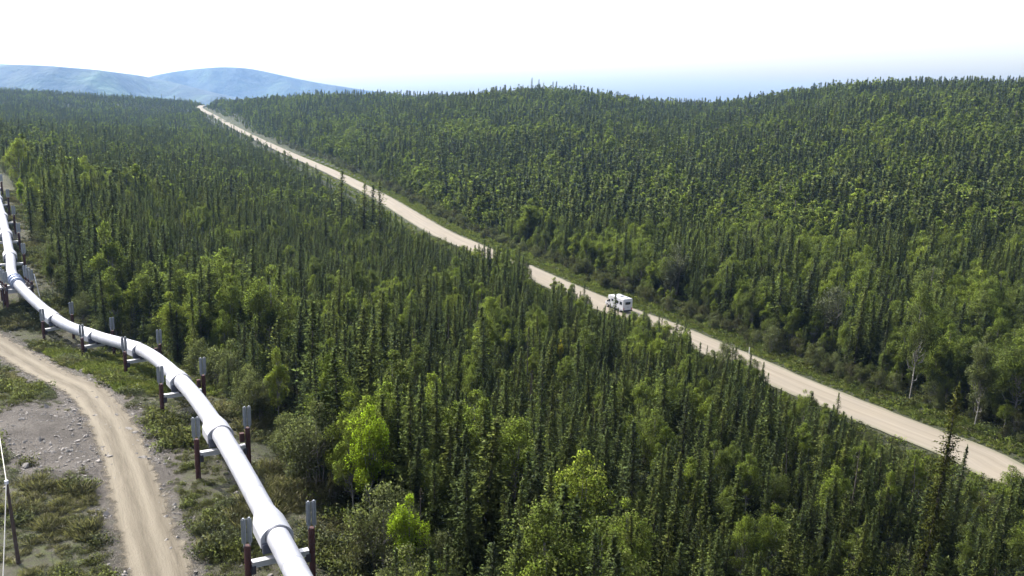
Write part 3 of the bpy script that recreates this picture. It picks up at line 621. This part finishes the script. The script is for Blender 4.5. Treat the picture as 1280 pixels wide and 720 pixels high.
S('s', 3, 455, 300, 229, 'slim dark spruce against the far road, second of four', 'spruce', 1.3)
S('s', 4, 466, 303, 231, 'slim dark spruce against the far road, third of four', 'spruce', 1.3)
S('s', 5, 475, 306, 226, 'slim dark spruce against the far road, rightmost of four', 'spruce', 1.3)
S('w', 0, 765, 448, 362, 'dark spruce standing in front of the motorhome and hiding part of it', 'spruce', .85)
S('w', 4, 752, 452, 381, 'shorter dark spruce just left of the one that hides the motorhome', 'spruce', .85)
S('w', 5, 803, 432, 384, 'thin dark spruce right of the motorhome against the road', 'spruce', .85)
S('w', 2, 632, 366, 301, 'dark spruce left of the gap where the road shows, leftmost of a pair', 'spruce', .85)
S('w', 3, 648, 368, 310, 'dark spruce left of the gap where the road shows, right one of a pair', 'spruce', .85)
S('b', 3, 700, 455, 424, 'small bright golden-yellow birch sapling among dark spruces below the motorhome', 'birch', .6, M_gold)
S('w', 0, 675, 560, 428, 'tall brownish spruce in the middle of the wood below the golden sapling', 'spruce', .85)
S('w', 5, 603, 520, 405, 'tall narrow spruce in the middle of the wood left of the brownish one', 'spruce', .85)
S('w', 4, 851, 590, 486, 'tall greyish spruce below the road with its top above the others', 'spruce', .85)
S('l', 4, 905, 478, 425, 'bushy olive tree at the near edge of the road, right of the motorhome', 'willow', .8)
S('l', 0, 842, 372, 308, 'silvery grey-green willow beyond the road above the motorhome', 'willow', .8, M_sage)
S('l', 1, 1038, 425, 360, 'silvery willow beyond the road, right of the motorhome', 'willow', .9, M_sage)
S('b', 5, 1218, 535, 415, 'grey-green aspen with pale trunk beyond the open road at the right', 'aspen', .9, M_wil)
S('b', 6, 1137, 500, 352, 'tall green aspen with thin pale trunk beyond the road, right of centre', 'aspen', .75)
S('b', 0, 1085, 400, 345, 'light green birch on the lower hill beyond the road', 'birch', 1)
S('b', 2, 1062, 420, 365, 'yellowish birch left of the tall green aspen beyond the road', 'birch', .7, M_yel)
S('b', 1, 66, 372, 305, 'light green birch at the edge of the pipeline clearing beyond the anchor platform', 'birch', .8)
S('b', 5, 28, 262, 222, 'pale yellow-green birch high on the edge of the pipeline clearing at the left', 'birch', .9, M_yel)
S('w', 5, 40, 300, 218, 'tall dark spruce at the edge of the far pipeline clearing', 'spruce', .9)
for k, (kx, ty2) in enumerate([(664, 97), (672, 99), (678, 103)]): S('w', k, kx, 128, ty2, ['leftmost', 'middle', 'rightmost'][k]+' of three dark spruces standing out on top of the knoll on the skyline', 'spruce', 1.2, Yd=860)
spx = np.array([q[0] for q in SP]); spr_ = np.array([q[1] for q in SP])
dmin = np.full(n, 99.)
for p, r_ in zip(spx, spr_): dmin = np.minimum(dmin, np.hypot(x-p[0], y-p[1])-max(.8, r_))
ok = dmin > 0
tx_, ty_, wv_ = proj(np.c_[x, y, z+h]); rr_ = np.where(kindn == 1, .17, .12)*h*FPX/wv_
for q, share in [(SP[i], f_) for i, f_ in ((0, .72), (1, .7), (2, .6), (4, .5), (5, .5), (6, .6), (9, .75), (12, .45), (13, .45), (14, .45), (15, .45), (22, .35), (23, .35), (24, .35), (26, .6), (27, .6), (28, .6), (29, .6), (21, .5))]:
    (sx_, sy_, sw_), (bx2, by2, _) = q[2], q[3]; half = q[1]*FPX/sw_*.8; limy = sy_+(by2-sy_)*share
    ok &= ~((wv_ < sw_+.5) & (abs(tx_-(sx_+bx2)/2) < half+rr_*.6) & (ty_ < limy))
P, x, y, z, dist, cd, dr, right, px, py, h, dp, kindn, inframe = [q[ok] for q in (P, x, y, z, dist, cd, dr, right, px, py, h, dp, kindn, inframe)]
n = len(P)
print('trees', n, 'birch', (kindn == 1).sum(), 'shrubs', (kindn >= 2).sum())
# ---- individuals: the 300 that show largest of each kind, the rest as one object per kind
vis_px = h/dist*np.where(inframe, 1, 0)
# trees whose whole top is hidden behind nearer ones count less: coarse top test
order = np.argsort(dist); hz = np.full(340, 1e9); tx_, ty_, wv_ = proj(np.c_[x, y, z+h]); visible = np.zeros(n, bool)
for i in order:
    k = int(tx_[i]//4)+10
    if not (0 <= k < 340): continue
    if ty_[i] < hz[k] and ty_[i] < 722: visible[i] = True
    hz[k] = min(hz[k], ty_[i]) if hz[k] < 1e8 else ty_[i]
score = vis_px*np.where(visible, 1, .12)
ROOTS = {'motorhome': (q0, 26)}
words = ['nearest', 'second', 'third', 'fourth', 'fifth', 'sixth']
def zone(i):
    X, Y = x[i], y[i]; zx, zy = px[i], py[i]
    if cd[i] > -9 and dist[i] < 330:
        j = int(np.argmin([np.hypot(X-s[0], Y-s[1]) for s in SUPOBJ]))
        return ('at the tree line beside the %s pipeline support' % words[j]) if j < 6 else ('at the tree line beside the anchor platform' if j == 6 else 'at the tree line beyond the anchor platform')
    if right[i]:
        if np.hypot(X-q0[0], Y-q0[1]) < 26: return 'beyond the road beside the motorhome'
        f_ = 'at the far road edge' if dr[i] < 16 else ('behind the verge trees' if dr[i] < 40 else 'up the hill')
        return f_+(', right of the motorhome' if zx > 780 else ', left of the motorhome')+(' at the right edge' if zx > 1120 else '')
    if np.hypot(X-q0[0], Y-q0[1]) < 26: return 'on the near side of the road below the motorhome'
    if dr[i] < 14: return 'along the near edge of the road'+(' right of the motorhome' if zx > 780 else ' left of the motorhome')
    t = 'between pipeline and road'
    if zy > 640: t = 'at the bottom edge of the wood'
    return t+(', left part near the vivid birch' if zx < 620 else (', below the motorhome' if zx < 900 else (', below the open road' if zx < 1120 else ', around the mossy spruce')))
def heroes(mask, protos, baseh, nm, cat, noun, szlab, cap):
    ids = np.where(mask)[0]; ids = ids[np.argsort(-score[ids])][:cap]; ids = ids[score[ids] > 0]
    for i in ids:
        pr, bh = (protos(h[i]) if callable(protos) else protos), None
        hs, bh = pr; j = random.randrange(len(hs)); k = h[i]/bh
        o = empty(nm, (x[i], y[i], z[i]-.12), random.random()*6.28); o.rotation_euler = (random.gauss(0, .03), random.gauss(0, .03), random.random()*6.28); wd = random.uniform(.9, 1.4); o.scale = (k*wd, k*wd, k)
        link('trunk', hs[j][0], o); link('crown', hs[j][1], o); zz = zone(i)
        tag(o, ' '.join((szlab(h[i])+' '+noun+' '+zz).split()[:16]), cat, noun+' '+zz)
    used = np.zeros(n, bool); used[ids] = True; return used
def szs(hh): return 'small' if hh < 5 else ('middling' if hh < 8 else 'tall')
def pick_spr(hh): return (BLK, 6.) if hh < 7.2 else (WHT, 11.)
used = heroes(kindn == 0, pick_spr, 0, 'spruce_tree', 'spruce', 'dark green spruce', szs, 300-19)
used |= heroes(kindn == 1, lambda hh: (BIR, 8.), 0, 'birch_tree', 'birch', 'leafy green birch', szs, 300-16)
shz = lambda hh: 'low' if hh < 2.2 else 'bushy'
used |= heroes(kindn == 2, lambda hh: (WIL, 4.), 0, 'willow_shrub', 'shrub', 'grey-green willow shrub', shz, 290)
used |= heroes(kindn == 4, lambda hh: (SNG, 8.), 0, 'dead_spruce', 'dead spruce', 'grey dead spruce', szs, 290)
used |= heroes(kindn == 3, lambda hh: (ALD, 4.), 0, 'alder_shrub', 'shrub', 'brownish alder shrub', shz, 295)
def scatter(name, kindlab, sel, colname, baseh, tall_col=None, wide=(.9, 1.45), hts=None, pos=None, tilt=.03):
    """one object for a mass nobody could count: points carrying instances"""
    if pos is None: pos = np.c_[x[sel], y[sel], z[sel]-.12]; hts = h[sel]
    nn = len(pos); me = bpy.data.meshes.new(name); me.vertices.add(nn); me.vertices.foreach_set('co', pos.astype(np.float32).ravel())
    col = FARCOL[colname]; nv = len(col.objects)
    k = (hts/baseh)[:, None]; wd = rng.uniform(wide[0], wide[1], (nn, 1)); S_ = np.c_[k*wd, k*wd, k].astype(np.float32); Rr = np.c_[rng.normal(0, tilt, nn), rng.normal(0, tilt, nn), rng.random(nn)*6.283].astype(np.float32)
    a = me.attributes.new('siz', 'FLOAT_VECTOR', 'POINT'); a.data.foreach_set('vector', S_.ravel()); a = me.attributes.new('rot', 'FLOAT_VECTOR', 'POINT'); a.data.foreach_set('vector', Rr.ravel())
    a = me.attributes.new('idx', 'INT', 'POINT'); a.data.foreach_set('value', rng.integers(0, nv, nn).astype(np.int32)); me.update()
    o = link(name, me); tag(o, kindlab, kind='stuff'); ng = bpy.data.node_groups.new(name+'_scatter', 'GeometryNodeTree')
    ng.interface.new_socket('Geometry', in_out='INPUT', socket_type='NodeSocketGeometry'); ng.interface.new_socket('Geometry', in_out='OUTPUT', socket_type='NodeSocketGeometry')
    A_ = ng.nodes.new; gi = A_('NodeGroupInput'); go = A_('NodeGroupOutput'); ip = A_('GeometryNodeInstanceOnPoints'); ci = A_('GeometryNodeCollectionInfo'); ci.inputs['Collection'].default_value = col; ci.inputs['Separate Children'].default_value = True; ci.inputs['Reset Children'].default_value = True
    def nat(nm, ty): q = A_('GeometryNodeInputNamedAttribute'); q.data_type = ty; q.inputs['Name'].default_value = nm; return q.outputs['Attribute']
    mp = A_('GeometryNodeMeshToPoints'); L = ng.links.new; L(gi.outputs[0], mp.inputs['Mesh']); L(mp.outputs[0], ip.inputs['Points']); L(ci.outputs[0], ip.inputs['Instance']); ip.inputs['Pick Instance'].default_value = True
    L(nat('idx', 'INT'), ip.inputs['Instance Index']); er = A_('FunctionNodeEulerToRotation'); L(nat('rot', 'FLOAT_VECTOR'), er.inputs[0]); L(er.outputs[0], ip.inputs['Rotation']); L(nat('siz', 'FLOAT_VECTOR'), ip.inputs['Scale'])
    L(ip.outputs[0], go.inputs[0]); md = o.modifiers.new('scatter', 'NODES'); md.node_group = ng; return o
rest = ~used; nearm = dist < 260
# a mass uses one object; near members use the fine trees and far ones the coarse trees through one shared collection
def mixcol(name, *ks):
    col = bpy.data.collections.new(name); c_ = 0
    for kk, v in ks:
        for o in FARCOL[kk].objects: col.objects.link(o)
    return col
def mass(name, lab, masks):
    """masks: (mask, collection, base height) joined into one stuff object"""
    pos = []; hts = []; ids = []; allobj = []; FC = bpy.data.collections.new(name+'_kinds'); k0 = 0
    for mk, colname, bh in masks:
        obs = sorted(FARCOL[colname].objects, key=lambda o: o.name); s = np.where(mk)[0]
        loc = []
        for j, o in enumerate(obs):
            q = bpy.data.objects.new('%03d' % (k0+j), o.data); FC.objects.link(q)
        pos.append(np.c_[x[s], y[s], z[s]-.12]); hts.append(h[s]/bh); ids.append(k0+rng.integers(0, len(obs), len(s))); k0 += len(obs)
    FARCOL[name] = FC; pos = np.concatenate(pos); hts = np.concatenate(hts); o = scatter(name, lab, None, name, 1., hts=hts, pos=pos)
    o.data.attributes['idx'].data.foreach_set('value', np.concatenate(ids).astype(np.int32)); return o
sp_ = rest & ((kindn == 0) | (kindn == 4))
mass('spruce_forest', 'dense dark spruce forest covering the hills on both sides of the road', [(sp_ & nearm & (h < 7.2), 'spruce_small', 6.), (sp_ & nearm & (h >= 7.2), 'spruce_tall', 11.), (sp_ & ~nearm, 'spruce_far', 8.)])
bp_ = rest & (kindn == 1)
mass('birch_woods', 'lighter green birches mixed through the spruce forest', [(bp_ & nearm, 'birch', 8.), (bp_ & ~nearm, 'birch_far', 8.)])
if (rest & (kindn >= 2)).any(): mass('shrubbery', 'willow and alder shrubs along the far road edge', [(rest & (kindn == 2), 'willow', 4.), (rest & (kindn == 3), 'alder', 4.)])
# ------------------------------------------------------------------ low growth
def tuft(seed, n, hgt, rad, wd, mt):
    r = np.random.default_rng(seed); a = r.random(n)*6.28; q = rad*r.random(n)**.6; c = np.c_[np.cos(a)*q, np.sin(a)*q, hgt*(.2+.3*r.random(n))]
    ax = np.c_[np.cos(a)*q*1.2+r.normal(size=n)*.15, np.sin(a)*q*1.2+r.normal(size=n)*.15, np.full(n, hgt*.9)]; ow = np.c_[np.cos(a)*.5, np.sin(a)*.5, np.full(n, .8)]; ow /= np.linalg.norm(ow, axis=1)[:, None]
    v, no = kites(c, ax, ow, hgt*(.7+.6*r.random(n)), np.full(n, wd), r); return mesh_np('tuft', [(v, None, no, mt, None)])
def leafy(seed, n, hgt, rad, size, mt):
    r = np.random.default_rng(seed); d = r.normal(size=(n, 3)); d[:, 2] = abs(d[:, 2]); d /= np.linalg.norm(d, axis=1)[:, None]; c = d*[rad, rad, hgt]*(.35+.65*r.random((n, 1))**.5)*(1+.3*np.sin(d[:, :1]*6+seed))+[0, 0, .04]
    ow = d*.8+[0, 0, .35]; ow /= np.linalg.norm(ow, axis=1)[:, None]; k = size*(.6+.8*r.random(n)); v, no = kites(c, r.normal(size=(n, 3))+[0, 0, .4], ow, k, k*.6, r); return mesh_np('leafy', [(v, None, no, mt, None)])
def smallcol(name, meshes):
    col = bpy.data.collections.new(name)
    for i, m_ in enumerate(meshes): col.objects.link(bpy.data.objects.new('%s%02d' % (name, i), m_))
    FARCOL[name] = col
smallcol('grasstuft', [tuft(i, 90, .42, .4, .035, M_grs) for i in range(4)]); smallcol('vergetuft', [tuft(20+i, 70, .55, .45, .05, M_grsv) for i in range(4)])
smallcol('sagetuft', [leafy(40+i, 170, .38, .5, .09, M_sage) for i in range(4)]); smallcol('greentuft', [leafy(60+i, 170, .42, .55, .10, M_ald) for i in range(3)]+[leafy(70, 170, .4, .5, .10, M_wil)])
smallcol('fernbase', [leafy(80+i, 120, .5, .8, .15, M_ald) for i in range(2)]+[leafy(90, 120, .4, .8, .14, M_spr), leafy(91, 120, .45, .7, .14, M_bir)])
bx0, bx1, by0, by1 = -125, 15, 22, 230
ng_ = 150000; X = rng.uniform(bx0, bx1, ng_); Y = rng.uniform(by0, by1, ng_); c_ = clear_dist(X, Y); px_, py_, w_ = proj(np.c_[X, Y, np.full(ng_, 12.)])
dt_, _, _ = pdist(X, Y, TRK); sm_ = sandm(X, Y); ks = (c_ > -3) & (px_ > -200) & (rng.random(ng_) < .8) & (py_ < 860) & (dt_ > 2.0+.9*fbm(X/1.5, Y/1.5)) & (rng.random(ng_) > sm_*1.0) & (rng.random(ng_) > .75*np.exp(-((c_-3.0)/2.4)**2)) & (dt_ > 2.9-1.2*(rng.random(ng_) < .2))
cov = fbm(X/4.5, Y/4.5, 4); ks &= cov > .33; X, Y, cov, dt_ = X[ks], Y[ks], cov[ks], dt_[ks]; Zg = T(X, Y); pos = np.c_[X, Y, Zg-.03]
tn = fbm(X/6+70, Y/6, 3); ty = np.where(tn < .46, 0, np.where(tn < .56, 1, 2)); hs_ = rng.uniform(.5, 1.25, len(X))*(.6+1.1*sstep(.42, .65, cov))
yl_c = [atz(45, 452, 9.0), atz(100, 462, 10)]
for t_, nm, cn, lb in ((0, 'grass', 'grasstuft', 'rough dry grass covering the pipeline clearing'), (1, 'ground_cover', 'sagetuft', 'pale grey-green low plants in the pipeline clearing'), (2, 'undergrowth', 'greentuft', 'dark olive low growth in the pipeline clearing')):
    s_ = ty == t_; scatter(nm, lb, None, cn, 1., hts=hs_[s_], pos=pos[s_], wide=(.9, 1.5), tilt=.08)
def rock(seed):
    r = np.random.default_rng(seed); d = r.normal(size=(14, 3)); d /= np.linalg.norm(d, axis=1)[:, None]; import bmesh
    bm = bmesh.new(); [bm.verts.new(tuple(q*[.1, .08, .06]*(.8+.4*r.random()))) for q in d]; bmesh.ops.convex_hull(bm, input=bm.verts[:]); me = bpy.data.meshes.new('rock'); bm.to_mesh(me); bm.free(); me.materials.append(M_rock); return me
M_rock = simple('grey_stone', (.24, .22, .20), .9, var=.35, sc_=9)
smallcol('rocks', [rock(i) for i in range(5)]); X = rng.uniform(-75, 0, 60000); Y = rng.uniform(30, 140, 60000); d_, _, _ = pdist(X, Y, TRK); c_ = clear_dist(X, Y)
s_ = (c_ > 0) & (rng.random(60000) < np.clip(sandm(X, Y)*.5+.7*np.exp(-((d_-2.4)/1.0)**2)+.3*np.exp(-((c_-3)/2.2)**2), 0, 1)) & (fbm(X/2, Y/2) > .45); X, Y = X[s_], Y[s_]
scatter('stones', 'loose grey stones on the bare ground beside the dirt track', None, 'rocks', 1., hts=np.exp(rng.normal(-.25, .55, len(X))), pos=np.c_[X, Y, T(X, Y)+.01], tilt=.5)
# bright grass beside the fourth and fifth supports
yg = [atz(150, 455, 10.2), atz(110, 447, 9.6), atz(185, 478, 11), atz(78, 440, 9)]
X = np.concatenate([rng.normal(q[0], 3.4, 420) for q in yg]); Y = np.concatenate([rng.normal(q[1], 2.0, 420) for q in yg]); d_, _, _ = pdist(X, Y, TRK); s_ = d_ > 2.8; X, Y = X[s_], Y[s_]
scatter('bright_grass', 'bright yellow-green grass between dirt track and pipeline', None, 'vergetuft', 1., hts=rng.uniform(.6, 1.2, len(X)), pos=np.c_[X, Y, T(X, Y)-.03], tilt=.08)
# verge grass on both sides of the road
arc_ = rng.uniform(60, 700, 20000); side_ = np.where(rng.random(20000) < .75, -1, 1); off = rng.uniform(4.6, 11.5, 20000); rxy = np.c_[np.interp(arc_, road_arc, ROAD[:, 0]), np.interp(arc_, road_arc, ROAD[:, 1])]
e2 = np.c_[np.interp(arc_+1, road_arc, ROAD[:, 0]), np.interp(arc_+1, road_arc, ROAD[:, 1])]-rxy; e2 /= np.linalg.norm(e2, axis=1)[:, None]; X = rxy[:, 0]-e2[:, 1]*side_*off; Y = rxy[:, 1]+e2[:, 0]*side_*off
scatter('verge_grass', 'light green grass on the road verges', None, 'vergetuft', 1., hts=rng.uniform(.5, 1.15, len(X))*np.where(off < 6, .6, 1), pos=np.c_[X, Y, T(X, Y)-.04], tilt=.08)
# forest floor growth near the tree line and road edge
ng_ = 42000; X = rng.uniform(-120, 110, ng_); Y = rng.uniform(30, 260, ng_); c_ = clear_dist(X, Y); d_, _, sd2 = pdist(X, Y, ROAD)
s_ = (c_ < -1) & ((c_ > -14) | ((d_ > 7) & (d_ < 22)) | (np.hypot(X, Y) < 135) | (d_ < 22)) & (d_ > np.where(sd2 > 0, 4.6, 6.8)) ; X, Y = X[s_], Y[s_]; scatter('forest_undergrowth', 'leafy undergrowth under the edge of the wood', None, 'fernbase', 1., hts=rng.uniform(.6, 1.6, len(X)), pos=np.c_[X, Y, T(X, Y)-.03], tilt=.08)
# ------------------------------------------------------------------ far mountains
def mountain(name, Yc, depth, prof, seed, spur=.5, zb=-170):
    pxs = np.array([a for a, _ in prof], float); zs = np.array([aty(a, b_, Yc)[2] for a, b_ in prof]); PX = np.arange(pxs[0], pxs[-1]+1, 3.0); kz = np.ones(9)/9; zz_ = np.interp(PX, pxs, zs); zs = np.convolve(np.pad(zz_, 4, 'edge'), kz, 'valid'); pxs = PX; U_ = np.arange(pxs[0], pxs[-1]+1, 3.0); Wd = np.linspace(-1, 1, 90); V = []
    for w_ in Wd:
        Yr = Yc+w_*depth; Xs = np.array([ray(u, 100)[0]/ray(u, 100)[1] for u in U_])*Yr
        cz = np.interp(U_, pxs, zs); s_ = np.abs(w_)
        ns = fbm(Xs/900+seed, np.full_like(Xs, Yr/900), 5); rg = 1-np.abs(2*fbm(Xs/700+seed*3+Yr/1900, np.full_like(Xs, Yr/2600)+5, 4)-1)*2.2
        hh_ = zb+(cz-zb)*(1-s_**1.25)+(ns-.5)*(cz-zb)*.5*s_*(1.1-s_)*2+rg*spur*(cz-zb)*s_*(1-s_)*2.6
        hh_ = np.minimum(hh_, CZ+(cz-CZ)*(Yr/Yc)-6*s_); V += [(a, Yr, c2) for a, c2 in zip(Xs, hh_)]
    nU = len(U_); f = [(i*nU+k, i*nU+k+1, (i+1)*nU+k+1, (i+1)*nU+k) for i in range(len(Wd)-1) for k in range(nU-1)]
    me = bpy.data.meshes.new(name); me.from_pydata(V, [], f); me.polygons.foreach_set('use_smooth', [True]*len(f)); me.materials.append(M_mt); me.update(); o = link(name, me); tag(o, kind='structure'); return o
m, nt, b = mat('haze_tinted_slopes', .95); f1 = noise(nt, .0016, 6, rough=.6); f2 = noise(nt, .012, 5)
c = ramp(nt, f1, [(.42, (.010, .022, .032)), (.52, (.016, .034, .034)), (.62, (.07, .12, .06))]); c = mixc(nt, rng_(nt, f2, .4, .7), c, (.03, .045, .028)); nt.links.new(c, b.inputs['Base Color']); bump(nt, b, f2, 60, .6); M_mt = m  # dark forest green with the blue of distant haze painted into the slope colour
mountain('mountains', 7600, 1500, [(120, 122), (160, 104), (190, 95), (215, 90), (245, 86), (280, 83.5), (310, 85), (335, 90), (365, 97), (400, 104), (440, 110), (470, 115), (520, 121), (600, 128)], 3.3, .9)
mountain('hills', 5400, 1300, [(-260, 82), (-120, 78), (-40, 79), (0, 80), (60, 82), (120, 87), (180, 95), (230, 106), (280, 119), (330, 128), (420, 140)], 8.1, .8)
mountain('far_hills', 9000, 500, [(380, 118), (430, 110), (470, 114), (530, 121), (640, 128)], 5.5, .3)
# ------------------------------------------------------------------ air
hz_ = MB().box((0, 3650, 8), (19700, 12420, 420)); m = bpy.data.materials.new('haze'); m.use_nodes = True; nt = m.node_tree; nt.nodes.remove(nt.nodes['Principled BSDF'])
pv = N(nt, 'VolumePrincipled', {'Color': (.35, .59, 1, 1), 'Density': 0.62e-4, 'Anisotropy': .3}); nt.links.new(pv.outputs[0], nt.nodes['Material Output'].inputs['Volume'])
hz_.build('haze', m); tag(bpy.data.objects['haze'], 'pale blue haze in the air', kind='stuff')
